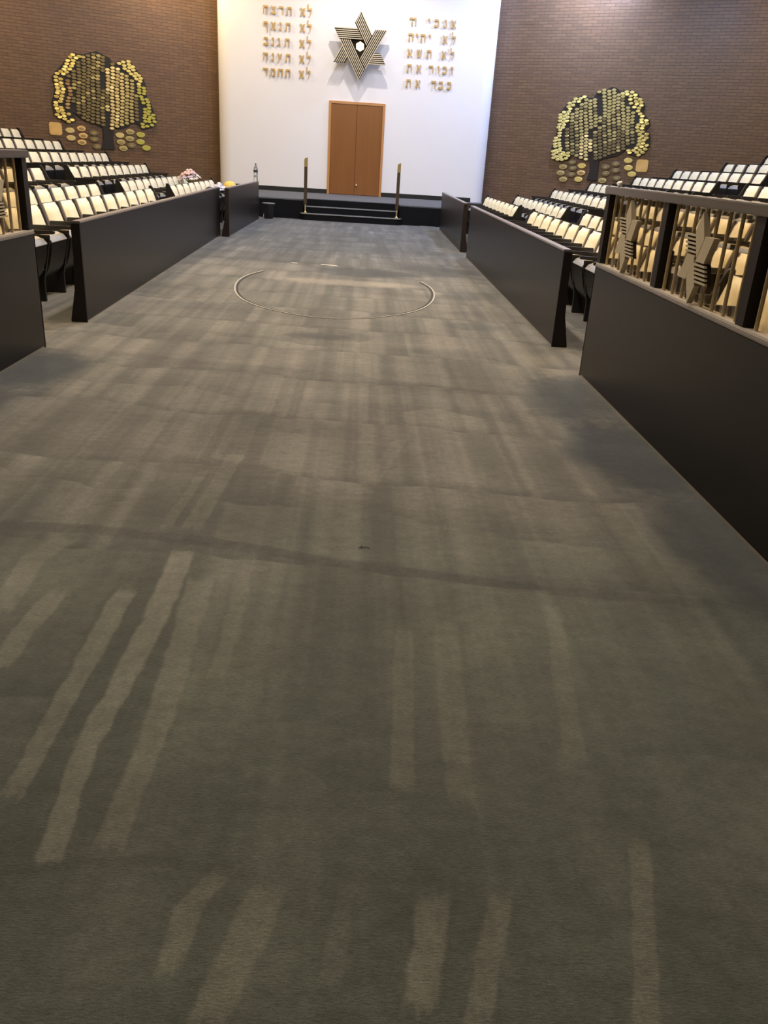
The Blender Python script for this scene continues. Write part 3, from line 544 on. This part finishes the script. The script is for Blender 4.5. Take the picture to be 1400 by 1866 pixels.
for side, sname, leaves, outline, ovals in ((-1, 'left', LEAF_L, OUT_L, OV_L), (1, 'right', LEAF_R, OUT_R, OV_R)):
    uc, zc = (3.7 if side < 0 else 3.68), 2.75
    t = bpy.data.objects.new('tree_sculpture', None); COL.objects.link(t); t.matrix_world = wall_matrix(side, uc, zc)
    tag(t, 'wall sculpture of a tree with gold oval leaves on the %s brick wall' % sname, 'sculpture', 'gold leaf trees')
    sx = 1 if side > 0 else -1
    crown = [p for p in outline if p[1] > 1.85]; trunk = [p for p in outline if p[1] <= 2.05]
    bm = bmesh.new(); prism(bm, [((u-uc)*sx, z-zc) for u, z in outline if z > 1.75], 'y', -.045, -.0)
    obj('crown_backing', bm, 'tree_back', t)
    bm = bmesh.new(); prism(bm, [((u-uc)*sx, z-zc) for u, z in outline if z <= 2.08 and 3.3 < u < 3.95], 'y', -.05, -.002)
    obj('trunk', bm, 'tree_back', t)
    L = parse(leaves); L = [(a/100, b/100, int(c)) for a, b, c in L]
    order = sorted(L, key=lambda q: (q[2] == 2, q[2] == 3, -q[0]))
    for a, b, c in order[:98]:
        o = bpy.data.objects.new('leaf', lm[c]); COL.objects.link(o); o.parent = t
        tilt = random.uniform(-.1, .1)
        o.location = ((a-uc)*sx, -.045, b-zc); o.rotation_euler = (random.uniform(-.12, .12), tilt, random.uniform(-.15, .15))
    bm = bmesh.new(); mats = []
    for c in range(8): mats.append('g%d' % c)
    for a, b, c in order[98:]:
        nf = len(bm.faces); oval(bm, LEAFW, LEAFH, -.045, -.075, n=12, off=((a-uc)*sx, b-zc)); bm.faces.ensure_lookup_table()
        for f in bm.faces[nf:]: f.material_index = c
    o = obj('leaf_field', bm, mats, t); o['kind'] = 'stuff'
    O = [(a/100, b/100, int(c)) for a, b, c in parse(ovals)]
    near = 'left' if side < 0 else 'right'
    # columns outward from the trunk, top to bottom
    groups = {}
    for a, b, c in O:
        key = 'left' if (a > 3.6) == (side < 0) else 'right'
        groups.setdefault(key, []).append((a, b, c))
    for key, lst in groups.items():
        lst.sort(key=lambda q: abs(q[0]-3.63))
        cols = [[]]; last = None
        for q in lst:
            if last is not None and abs(q[0]-3.63)-abs(last-3.63) > .13: cols.append([])
            cols[-1].append(q); last = q[0]
        for ci, cc in enumerate(cols):
            cc.sort(key=lambda q: -q[1])
            for ri, (a, b, c) in enumerate(cc):
                tt = bpy.data.objects.new('donor_plate', None); COL.objects.link(tt); tt.matrix_world = wall_matrix(side, a, b)
                tone = {0: 'bright gold', 1: 'pale tan gold', 2: 'dull olive', 3: 'pewter gold', 6: 'yellow green', 7: 'orange gold'}[c]
                tag(tt, '%s oval plate %s of the %s tree trunk, %s column out, %s down' % (tone, key, sname, WORDS[ci], WORDS[ri]), 'plaque', 'oval plates below the %s tree' % sname)
                obj('plate', oval(bmesh.new(), .128, .075, 0, -.035, 20), 'g%d' % c, tt)
                if c in (2, 3, 7): obj('worn_centre', oval(bmesh.new(), .07, .034, -.03, -.0435, 16), 'gc', tt)
    pu = 5.08 if side < 0 else 5.10
    tt = bpy.data.objects.new('title_plaque', None); COL.objects.link(tt); tt.matrix_world = wall_matrix(side, pu, 1.87)
    tag(tt, 'large rounded square bronze plaque beside the %s gold tree' % sname, 'plaque', 'rounded square plaques')
    bm = bmesh.new()
    P = []
    for cx, cz, a0 in ((.10, .10, 0), (-.10, .10, 90), (-.10, -.10, 180), (.10, -.10, 270)):
        for i in range(6):
            a = math.radians(a0+18*i); P.append((cx+.075*math.cos(a), cz+.07*math.sin(a)))
    prism(bm, P, 'y', -.035, 0); obj('plate', bm, 'g7', tt)
    obj('raised_panel', prism(bmesh.new(), [(x*.82, z*.82) for x, z in P], 'y', -.041, -.034), 'g7', tt)

# ------------------------------------------------------------------ barriers along the aisle
ZB = .92
def barrier(name, side, y0, y1, x0, x1, label, near_end, far_end=False):
    """side -1 left, +1 right; face towards the aisle at x0 (near) .. x1 (far)"""
    ang = math.atan2(-(x1-x0), (y1-y0)); L = math.hypot(x1-x0, y1-y0)
    t = empty(name, (x0, y0, 0), ang, label, 'barrier', 'aisle barriers')
    s = side
    def bx(a, b, *r, **k): a, b = s*a, s*b; return B(min(a, b), max(a, b), *r, **k)
    obj('panel', bx(0, .035, .02, L, .015, ZB-.022, bev=.003), 'lam', t)
    obj('top_edge', bx(-.004, .075, .015, L+.003, ZB-.022, ZB, bev=.005), 'lam_sheen_top', t)  # paler cap, reflected light put into its colour
    obj('foot_strip', bx(.006, .03, .02, L, 0, .016), 'strip', t)
    def bracket(y, th):
        prof = [(0, 0), (.15, 0), (.15, .02), (.095, .30), (.08, .6), (.08, ZB-.022), (0, ZB-.022)]
        bm = prism(bmesh.new(), [(s*a, b) for a, b in prof], 'y', y, y+th); return obj('end_bracket', bm, 'lam_dark', t)
    if near_end: bracket(0, .02)
    if far_end: bracket(L-.02, .02)
    return t
barrier('aisle_barrier', -1, 8.01, 17.45, -1.94, -2.20, 'long dark brown barrier left of the aisle, before the cream seats', True, True)
barrier('aisle_barrier', -1, 17.31, 22.39, -2.00, -2.02, 'shorter dark barrier left of the aisle beside the stage, bottle on top', True, True)
barrier('aisle_barrier', 1, 8.04, 15.92, 2.57, 2.61, 'long dark brown barrier right of the aisle, before the cream seats', True, True)
barrier('aisle_barrier', 1, 16.93, 22.48, 2.60, 2.65, 'shorter dark barrier right of the aisle beside the stage', True, True)
# barriers carrying the star railings
YR = 6.90
for side, x, y0 in ((-1, -1.94, 1.0), (1, 2.57, 1.0)):
    sn = 'left' if side < 0 else 'right'
    t = barrier('aisle_barrier', side, y0, YR, x, x, 'nearest dark barrier on the %s, carrying the gold bar railing' % sn, False, True)
    # railing on top
    rl = empty('star_railing', (x, 0, ZB), 0, 'dark framed railing of brass bars and stars on the near %s barrier' % sn, 'railing', 'star railings')
    s = side
    def bx(a, b, *r, **k): a, b = s*a, s*b; return B(min(a, b), max(a, b), *r, **k)
    zt = 1.51-ZB
    obj('handrail', bx(-.012, .082, y0, YR+.02, zt-.056, zt-.006, bev=.006), 'rail', rl)
    obj('handrail_top', bx(-.008, .078, y0, YR+.018, zt-.008, zt), 'lam_sheen_top', rl)  # added strip, bright sheen of the rail top painted in
    obj('tinted_glass', bx(.052, .058, y0, YR-.05, .014, zt-.056), 'glass', rl)
    obj('bottom_strip', bx(.0, .07, y0, YR-.005, 0, .014), 'strip', rl)
    posts = [YR-.05-1.36*k for k in range(5)]
    for k, py in enumerate(posts):
        if py < y0: continue
        obj('post', bx(.002, .072, py-.045, py+.045, .012, zt-.056), 'lam_dark', rl)
        if k == 4: break
        a, b = posts[k+1]+.045, py-.045
        for q in range(8):
            yy = a+(b-a)*(q+.5)/8
            obj('brass_bar', cyl(bmesh.new(), (s*.036, yy, .012), (s*.036, yy, zt-.056), .0105, n=10), 'brass', rl, 50)
        st = bpy.data.objects.new('star_panel', None); COL.objects.link(st); st.parent = rl
        st.location = (s*.03, (a+b)/2, .012+(zt-.082)/2)
        st.rotation_euler = (0, 0, -s*PI/2)              # local -y towards the aisle
        bm = bmesh.new(); bb = bmesh.new()
        solid = star_bands(.25, .12, 1, .97, True); fine = star_bands(.25, .12, 5, .5, True)
        for kk in range(6):
            if kk in (2, 5):
                for p_ in fine[kk]: prism(bm, p_, 'y', -.05, -.035)
                for p_ in solid[kk]: prism(bb, p_, 'y', -.036, -.012)
            else:
                for p_ in solid[kk]: prism(bm, p_, 'y', -.05+.001*kk, -.014)
        obj('star_slats', bm, 'slat', st); obj('star_recess', bb, 'slat_back', st)
tag(obj('crumpled_tissue', (lambda bm: (bmesh.ops.create_icosphere(bm, subdivisions=2, radius=.022), [setattr(v, 'co', v.co*random.uniform(.7, 1.25)) for v in bm.verts], bm)[-1])(bmesh.new()), 'paper'),
    'tiny white crumpled tissue on the far end of the right handrail', 'tissue').location = (2.61, 6.72, 1.532)

# ------------------------------------------------------------------ seats
PITCH = .605
def m2(fx): return fx
def seat_proto(end_near=False, end_far=False, folded=True):
    """local +x faces the aisle; local y runs along the row; origin on floor below top of the backrest"""
    t = bpy.data.objects.new('theatre_seat', None); COL.objects.link(t)
    hw = PITCH/2-.032
    # backrest shell: a reclined board with rounded top
    bm = bmesh.new()
    tilt = math.atan2(.17, .52)
    mt = Matrix.Translation((.17, 0, .40)) @ Matrix.Rotation(-tilt, 4, 'Y')
    box(bm, -.06, -.02, -hw, hw, -.04, .535, mt, bev=.012)
    obj('backrest_shell', bm, 'shell_face', t)
    # padded front of the backrest, crowned
    bm = bmesh.new(); nx, nz = 8, 8; wv = .196; grid = []
    for i in range(nx+1):
        u = -1+2*i/nx; row = []
        for j in range(nz+1):
            v = -1+2*j/nz
            edge = (1-abs(u)**10)*(1-abs(v)**14)
            row.append(bm.verts.new(mt @ Vector((-.02+.012+.042*math.sqrt(max(0, edge))*(1-.2*u*u), wv*u, .262+.262*v))))
        grid.append(row)
    for i in range(nx):
        for j in range(nz): bm.faces.new((grid[i][j], grid[i+1][j], grid[i+1][j+1], grid[i][j+1]))
    rim = [grid[i][0] for i in range(nx+1)]+[grid[nx][j] for j in range(1, nz+1)]+[grid[i][nz] for i in range(nx-1, -1, -1)]+[grid[0][j] for j in range(nz-1, 0, -1)]
    back = [bm.verts.new(v.co-mt.to_3x3() @ Vector((.022, 0, 0))) for v in rim]
    n = len(rim)
    for i in range(n): bm.faces.new((rim[i], rim[(i+1) % n], back[(i+1) % n], back[i]))
    bm.faces.new(back)
    obj('back_pad', bm, 'vinyl', t, 50)
    # tipped up seat: pad towards the back, black shell towards the aisle, grey band on the upper edge
    sp = [(.27, .24), (.36, .22), (.43, .30), (.475, .42), (.50, .53), (.505, .60), (.47, .615), (.36, .615), (.31, .60), (.28, .45)]
    bm = prism(bmesh.new(), sp, 'y', -.235, .235)
    bmesh.ops.bevel(bm, geom=[e for e in bm.edges], offset=.012, segments=2, affect='EDGES')
    sh = obj('seat_shell', bm, 'shell', t, 40)
    bm = bmesh.new(); pr = [(.33, .605), (.345, .645), (.38, .672), (.42, .672), (.455, .652), (.47, .615), (.47, .60), (.33, .60)]
    prism(bm, pr, 'y', -.232, .232); bmesh.ops.bevel(bm, geom=[e for e in bm.edges], offset=.008, segments=2, affect='EDGES')
    obj('seat_cushion', bm, 'cushion', t, 50)
    bm = bmesh.new(); prism(bm, [(.452, .655), (.474, .648), (.512, .60), (.50, .585), (.46, .60)], 'y', -.232, .232)
    obj('cushion_edge', bm, 'vinyl_edge', t, 50)
    # armrest and standard on the near side of every seat
    def arm(y, panel):
        bm = bmesh.new()
        prism(bm, [(.10, .665), (.56, .69), (.575, .705), (.565, .725), (.10, .72)], 'y', y-.022, y+.022)
        bmesh.ops.bevel(bm, geom=[e for e in bm.edges], offset=.006, segments=2, affect='EDGES')
        obj('armrest', bm, 'shell', t)
        if panel:
            bm = prism(bmesh.new(), [(-.08, 0), (.44, 0), (.46, .30), (.54, .64), (.54, .69), (.13, .68), (.01, .925), (-.02, .945), (-.055, .935), (-.06, .5)], 'y', y-.022, y+.022)
            bmesh.ops.bevel(bm, geom=[e for e in bm.edges], offset=.008, segments=2, affect='EDGES')
            obj('end_panel', bm, 'shell', t)
        else:
            bm = prism(bmesh.new(), [(.10, 0), (.42, 0), (.42, .22), (.47, .42), (.51, .62), (.51, .68), (.12, .67), (.14, .40)], 'y', y-.018, y+.018)
            obj('standard', bm, 'shell', t)
        bb = bmesh.new(); cyl(bb, (.42, y-.03, .33), (.42, y+.03, .33), .011, n=8); obj('pivot_bolt', bb, 'steel', t)
    arm(-PITCH/2, end_near)
    if end_far: arm(PITCH/2, True)
    return t
protos = {}
def get_copy(kind):
    src = protos[kind]
    r = src.copy(); COL.objects.link(r)
    for ch in src.children:
        c = ch.copy(); COL.objects.link(c); c.parent = r
    return r
for kind, a in (('mid', (False, False)), ('near', (True, False)), ('far', (False, True)), ('both', (True, True))):
    protos[kind] = seat_proto(*a)

RX, RY, RZv = math.cos, math.sin, None
YAW = math.atan(.045); PIT = .40537; ROL = .06257; FPX = 1494.
Rz = Matrix.Rotation(-YAW, 3, 'Z')
fw = Vector((0, math.cos(PIT), -math.sin(PIT))); up = Vector((0, math.sin(PIT), math.cos(PIT))); rt = Vector((1, 0, 0))
r2 = math.cos(ROL)*rt+math.sin(ROL)*up; u2 = -math.sin(ROL)*rt+math.cos(ROL)*up
fw, r2, u2 = Rz @ fw, Rz @ r2, Rz @ u2
def in_view(p, mg=60):
    d = Vector(p)-CAM; w = d.dot(fw)
    if w < .2: return False
    x = 700+FPX*d.dot(r2)/w; y = 933-FPX*d.dot(u2)/w
    return -mg < x < 1400+mg and -mg < y < 1866+mg

ROW_NAMES = ['front', 'second', 'third', 'fourth', 'fifth', 'sixth', 'seventh', 'eighth']
ROW_Z = [0, .02, .225, .44, .65, .86, 1.07, 1.28]
FAR = {-1: [21.95, 23.45, 23.1, 22.95, 22.35, 22.3, 21.6, 21.2], 1: [21.75, 22.9, 22.9, 22.95, 22.3, 22.2, 21.5, 21.5]}
seatlist = []
for side in (-1, 1):
    for r in range(8):
        xr = AX+side*(3.4+.95*r)
        blocks = [('B', 17.02, FAR[side][r]), ('A', 8.42, 15.68), ('C', 1.0, 6.95)]
        for bn, y0, y1 in blocks:
            n = int(round((y1-y0)/PITCH)); p = (y1-y0)/n
            for i in range(n):                            # i=0 at the stage end
                yc = y1-p*(i+.5)
                seatlist.append((side, r, bn, i, n, xr, yc))
MADE = []
for side, r, bn, i, n, xr, yc in seatlist:
    z = ROW_Z[r]
    if not (in_view((xr-side*.1, yc, z+.8)) and in_view((xr, yc, z+.9), 90)): continue
    if side < 0 and bn == 'C': 
        if yc < 4.2: continue
    MADE.append((side, r, bn, i, n, xr, yc))
MADE.sort(key=lambda q: math.hypot(q[5]-CAM.x, q[6]))
print('SEATS', len(MADE), {(s, b): sum(1 for q in MADE if q[0] == s and q[2] == b) for s in (-1, 1) for b in 'ABC'})
for side, r, bn, i, n, xr, yc in MADE[:300]:
    # which local -y end faces the camera depends on the side
    near, far = (i == n-1), (i == 0)
    if side > 0: near, far = far, near
    kind = 'both' if near and far else 'near' if near else 'far' if far else 'mid'
    o = get_copy(kind)
    o.location = (xr, yc, ROW_Z[r]); o.rotation_euler = (0, 0, 0 if side < 0 else PI)
    sn = 'left' if side < 0 else 'right'
    bl = {'B': '%s stage-side block', 'A': '%s middle block', 'C': 'nearest %s block behind railing'}[bn] % sn
    tag(o, 'cream tip-up seat, %s from stage in the %s row, %s' % (WORDS[i], ROW_NAMES[r], bl), 'seat', 'tip-up seats in the %s row, %s' % (ROW_NAMES[r], bl))
    o.name = 'theatre_seat'
for pz in protos.values():
    for ch in list(pz.children): bpy.data.objects.remove(ch)
    bpy.data.objects.remove(pz)

# stepped floor below the raised rows
for side in (-1, 1):
    bm = bmesh.new()
    for r in range(1, 9):
        z = ROW_Z[min(r, 7)] if r < 8 else 1.28
        x0 = AX+side*(3.4+.95*r-.80); x1 = AX+side*(3.4+.95*r+.15) if r < 7 else AX+side*16.5
        if r > 7: continue
        ylim = 24.2 if r < 2 else 24.0-.3*(r-2)
        box(bm, min(x0, x1), max(x0, x1), -5.9, ylim, -.01, z-.004)
    o = obj('floor_tiers_'+('left' if side < 0 else 'right'), bm, 'stage'); struct(o)

# ------------------------------------------------------------------ small things
# water bottle on the left barrier beside the stage
t = empty('water_bottle', (-2.065, 22.15, ZB), 0, 'tall clear plastic water bottle with dark label on the left barrier end', 'bottle')
bm = lathe(bmesh.new(), [(.045, 0), (.052, .01), (.052, .12), (.046, .135), (.046, .15), (.052, .165), (.052, .29), (.04, .33), (.02, .365), (.016, .37), (.016, .385)])
obj('bottle_body', bm, 'plastic', t, 40)
obj('bottle_label', lathe(bmesh.new(), [(.0535, .20), (.0535, .262)]), 'label', t, 40)
obj('bottle_cap', lathe(bmesh.new(), [(.018, .38), (.019, .385), (.019, .405), (.017, .408)]), 'label', t, 40)
# waste bin
t = empty('waste_bin', (-1.83, 22.95, 0), 0, 'small black plastic waste bin in front of the stage on the left', 'bin')
obj('bin_body', lathe(bmesh.new(), [(.115, 0), (.12, .01), (.155, .37), (.145, .372), (.142, .34)], 24), 'bin', t, 40)
obj('bin_rim', lathe(bmesh.new(), [(.156, .362), (.168, .368), (.168, .384), (.156, .387)], 24), 'bin_rim', t, 40)
obj('wall_socket_box', B(-2.02, -1.93, SY-.05, SY-.0, .0, .075, bev=.006), 'white')
tag(bpy.data.objects['wall_socket_box'], 'small white socket box at the stage foot beside the waste bin', 'socket')
tag(obj('cable_cover', B(2.18, 2.6, SY-.30, SY-.22, .001, .022, bev=.004), 'nosing'), 'flat pale cable cover on the carpet by the right stage barrier', 'cable cover')
# bouquet of pale flowers on the second row seats
fl = empty('flower_bouquet', (-3.86, 22.35, -.05), 0, 'pale pink and cream flower bouquet lying on the second row seats', 'flowers')
for k in range(34):
    a = k*2.4; rr = .24*math.sqrt((k+.5)/34)
    cx, cy = .12+rr*math.cos(a)*.9, rr*math.sin(a)*1.9; cz = .90+.20*(1-(rr/.25)**2)+random.uniform(-.03, .03)
    bm = bmesh.new()
    for j in range(7):
        aa = j*2*PI/7+k; rd = .045 if j else 0
        mt = Matrix.Translation((cx+rd*math.cos(aa), cy+rd*math.sin(aa), cz+random.uniform(-.012, .02))) @ Matrix.Rotation(aa, 4, 'Z') @ Matrix.Rotation(.6, 4, 'Y') @ Matrix.Diagonal((.042, .032, .014, 1))
        bmesh.ops.create_icosphere(bm, subdivisions=1, radius=1, matrix=mt)
    obj('flower_head', bm, ('pinkp', 'creamp', 'pinkp', 'lilac', 'creamp')[k % 5], fl, 60)
bm = bmesh.new()
for k in range(14):
    a = k*2.4
    cyl(bm, (.12+.13*math.cos(a), .22*math.sin(a), .93), (.24, .12*math.sin(a), .70), .006, n=6)
obj('stems', bm, simple('green_stem', (.12, .2, .06), .7), fl)
# yellow round hat with orange strap, on the front row by the gap between barriers
t = empty('yellow_hat', (-2.62, 21.55, .732), 0, 'round yellow hat with orange band resting over the front row armrest', 'hat')
bm = bmesh.new(); lathe(bm, [(.165, 0), (.166, .01), (.158, .07), (.13, .125), (.08, .16), (.02, .175)], 24); obj('crown', bm, 'yellow', t, 50)
bm = bmesh.new(); lathe(bm, [(.16, -.004), (.20, -.002), (.205, .008), (.165, .014)], 24); obj('brim', bm, 'orange', t, 50)
# crumpled clothes over the front row seats beside the stage
def cloth_heap(name, loc, sx, sy, sz, mat, label, cat, seed):
    random.seed(seed)
    bm = bmesh.new(); bmesh.ops.create_icosphere(bm, subdivisions=4, radius=1)
    ph = [random.uniform(0, 6) for _ in range(6)]
    for v in bm.verts:
        c = v.co.copy()
        f = 1+.16*math.sin(5*c.x+ph[0]+2*c.y)+.12*math.sin(8*c.y+ph[1])+.10*math.sin(11*c.z+ph[2]+4*c.x)
        v.co = Vector((c.x*sx*f, c.y*sy*f, max(-.15, c.z)*sz*f))
    o = obj(name, bm, mat, None, 60); o.location = loc; tag(o, label, cat); return o
cloth_heap('folded_scarf', (-2.74, 20.65, .755), .14, .34, .11, 'scarf', 'pale lilac crumpled scarf draped on front row armrests beside the yellow hat', 'scarf', 3)
cloth_heap('dark_jacket', (-2.72, 19.62, .745), .15, .36, .07, 'cloth', 'dark crumpled jacket lying on front row armrests, left block by the stage', 'jacket', 5)
for k, (yy, xx, rz, nm) in enumerate(((19.05, -2.66, .3, 'near the dark jacket'), (20.15, -2.62, -.4, 'between jacket and scarf'))):
    o = obj('paper_sheet', B(-.105, .105, -.15, .15, 0, .006), 'paper'); o.location = (xx, yy, .729+.02*k); o.rotation_euler = (.0, .0, rz)
    tag(o, 'white paper sheet lying on front row armrests, %s' % nm, 'paper', 'papers on the front row')

# oval seam cut in the carpet
def ellipse_ring(cx, cy, rx, ry, w, z, a0, a1, wob=0.):
    bm = bmesh.new(); n = max(8, int(abs(a1-a0)/3)); A = []; Bv = []
    for i in range(n+1):
        a = math.radians(a0+(a1-a0)*i/n); k = 1+wob*math.sin(7*a)
        A.append(bm.verts.new((cx+(rx-w/2)*k*math.cos(a), cy+(ry-w/2)*k*math.sin(a), z)))
        Bv.append(bm.verts.new((cx+(rx+w/2)*k*math.cos(a), cy+(ry+w/2)*k*math.sin(a), z)))
    for i in range(n): bm.faces.new((A[i], Bv[i], Bv[i+1], A[i+1]))
    g = bmesh.ops.extrude_face_region(bm, geom=list(bm.faces))
    for v in g['geom']:
        if isinstance(v, bmesh.types.BMVert): v.co.z -= .004
    return bm
t = empty('carpet_seam', (.34, 11.25, 0), 0, 'large oval seam cut into the carpet in mid aisle', 'seam')
obj('raised_edge', ellipse_ring(0, 0, 1.31, 2.32, .022, .006, 148, 385, .006), 'seam', t)
obj('groove', ellipse_ring(0, 0, 1.285, 2.29, .03, .004, 150, 383, .006), 'seam_dk', t)
for k, (a, b, cdir) in enumerate((((-.36, 2.29), (-.33, 2.31), 'left'), ((-.11, 2.25), (.13, 2.18), 'middle'))):
    pass
for (x0, y0, x1, y1, w, lab) in ((.02, 13.62, .28, 13.55, .05, 'pale tape strip on the carpet at the far side of the oval seam'), (-.45, 13.62, -.36, 13.60, .05, 'short pale tape scrap on the carpet, far left of the oval seam')):
    o = obj('tape_strip', B(-math.hypot(x1-x0, y1-y0)/2, math.hypot(x1-x0, y1-y0)/2, -w/2, w/2, .0015, .006), 'lint')
    o.location = ((x0+x1)/2, (y0+y1)/2, 0); o.rotation_euler = (0, 0, math.atan2(y1-y0, x1-x0)); tag(o, lab, 'tape')

bm = bmesh.new()
for a, b in (((0, 0, .004), (.035, .012, .004)), ((.018, .006, .004), (.01, .026, .004)), ((.035, .012, .004), (.05, .0, .004))): cyl(bm, a, b, .0016, n=6)
o = obj('carpet_thread', bm, 'cloth'); o.location = (.705, 3.30, 0); tag(o, 'tiny dark thread lying on the open carpet in mid floor', 'thread')
# ------------------------------------------------------------------ camera
cd = bpy.data.cameras.new('camera'); co = bpy.data.objects.new('camera', cd); COL.objects.link(co)
co.matrix_world = Matrix(((r2.x, u2.x, -fw.x, CAM.x), (r2.y, u2.y, -fw.y, CAM.y), (r2.z, u2.z, -fw.z, CAM.z), (0, 0, 0, 1)))
cd.sensor_fit = 'HORIZONTAL'; cd.sensor_width = 36; cd.lens = FPX/1400*36; cd.clip_start = .05; cd.clip_end = 200
SC.camera = co

# ------------------------------------------------------------------ lights (ceiling downlights, wall washers, daylight side)
def area(name, loc, target, size, power, col, spread=None, shape='DISK', size_y=None):
    l = bpy.data.lights.new(name, 'AREA'); l.shape = shape; l.size = size; l.energy = power; l.color = col
    if size_y: l.shape = 'RECTANGLE'; l.size_y = size_y
    if spread: l.spread = math.radians(spread)
    o = bpy.data.objects.new(name, l); COL.objects.link(o); o.location = loc
    o.rotation_euler = (Vector(target)-Vector(loc)).to_track_quat('-Z', 'Y').to_euler(); return o
def spot(name, loc, target, power, col, ang, blend=.6, r=.06):
    l = bpy.data.lights.new(name, 'SPOT'); l.energy = power; l.color = col; l.spot_size = math.radians(ang); l.spot_blend = blend; l.shadow_soft_size = r
    o = bpy.data.objects.new(name, l); COL.objects.link(o); o.location = loc
    o.rotation_euler = (Vector(target)-Vector(loc)).to_track_quat('-Z', 'Y').to_euler(); return o
WARM, NEUT, COOL, AMB = (1, .86, .68), (1, .92, .82), (.62, .76, 1), (1, .66, .32)
# aisle downlights
for y, p in ((5.0, 130), (9.0, 390), (13.0, 390)): area('downlight', (AX, y, 7.5), (AX, y, 0), .5, p*1.06, WARM)
for y in (18., 21.5): area('downlight', (AX, y, 7.5), (AX, y, 0), .5, 260, (.80, .86, 1))
for s in (-1, 1):
    for x, y in ((4.2, 8.), (4.2, 12.5), (7., 14.)):
        area('seat_downlight', (AX+s*x, y, 7.5), (AX+s*x, y, 0), .5, 225, (1, .78, .48))
area('seat_downlight', (-4.3, 19.5, 7.5), (-4.6, 19.5, 0), .5, 120, NEUT)
area('seat_downlight', (5.2, 19.5, 7.5), (5.6, 19.5, 0), .6, 430, (.40, .60, 1))
# front wall washers
spot('wall_washer', (.55, 25.4, 7.5), (.3, 28., 3.2), 560, (1, .91, .83), 110, .8, .05)
spot('wall_washer', (-2.2, 25.2, 7.5), (-1.8, 28., 3.), 200, (1, .86, .78), 110, .9, .15)
spot('wall_washer', (3.2, 25.2, 7.5), (2.6, 28., 3.), 200, (.96, .90, .92), 110, .9, .15)
# daylight from high on the right, amber lamp high on the left
area('side_daylight', (6.6, 26.2, 7.3), (6.0, 27.9, 3.5), 1.2, 500, (.50, .62, 1))
area('side_daylight', (5.2, 27.4, 7.3), (4.3, 28.2, 3.), .5, 60, (.30, .45, 1))
area('wall_lamp', (-4.9, 26.8, 7.3), (-5.2, 28.1, 3.), .8, 220, (1, .80, .50))
area('wall_lamp', (-10.2, 22.8, 7.3), (-10.6, 24.9, 3.4), .6, 220, AMB)
area('wall_lamp', (11.5, 22.6, 7.3), (12., 24.6, 3.4), .8, 100, (1, .85, .75))

w = bpy.data.worlds.new('world'); w.use_nodes = True; w.node_tree.nodes['Background'].inputs[0].default_value = (.9, .93, 1, 1)
w.node_tree.nodes['Background'].inputs[1].default_value = .05; SC.world = w
SC.view_settings.view_transform = 'Standard'; SC.view_settings.look = 'None'; SC.view_settings.gamma = 1
SC.view_settings.use_curve_mapping = False; SC.view_settings.exposure = 0.
SC.cycles.use_denoising = True
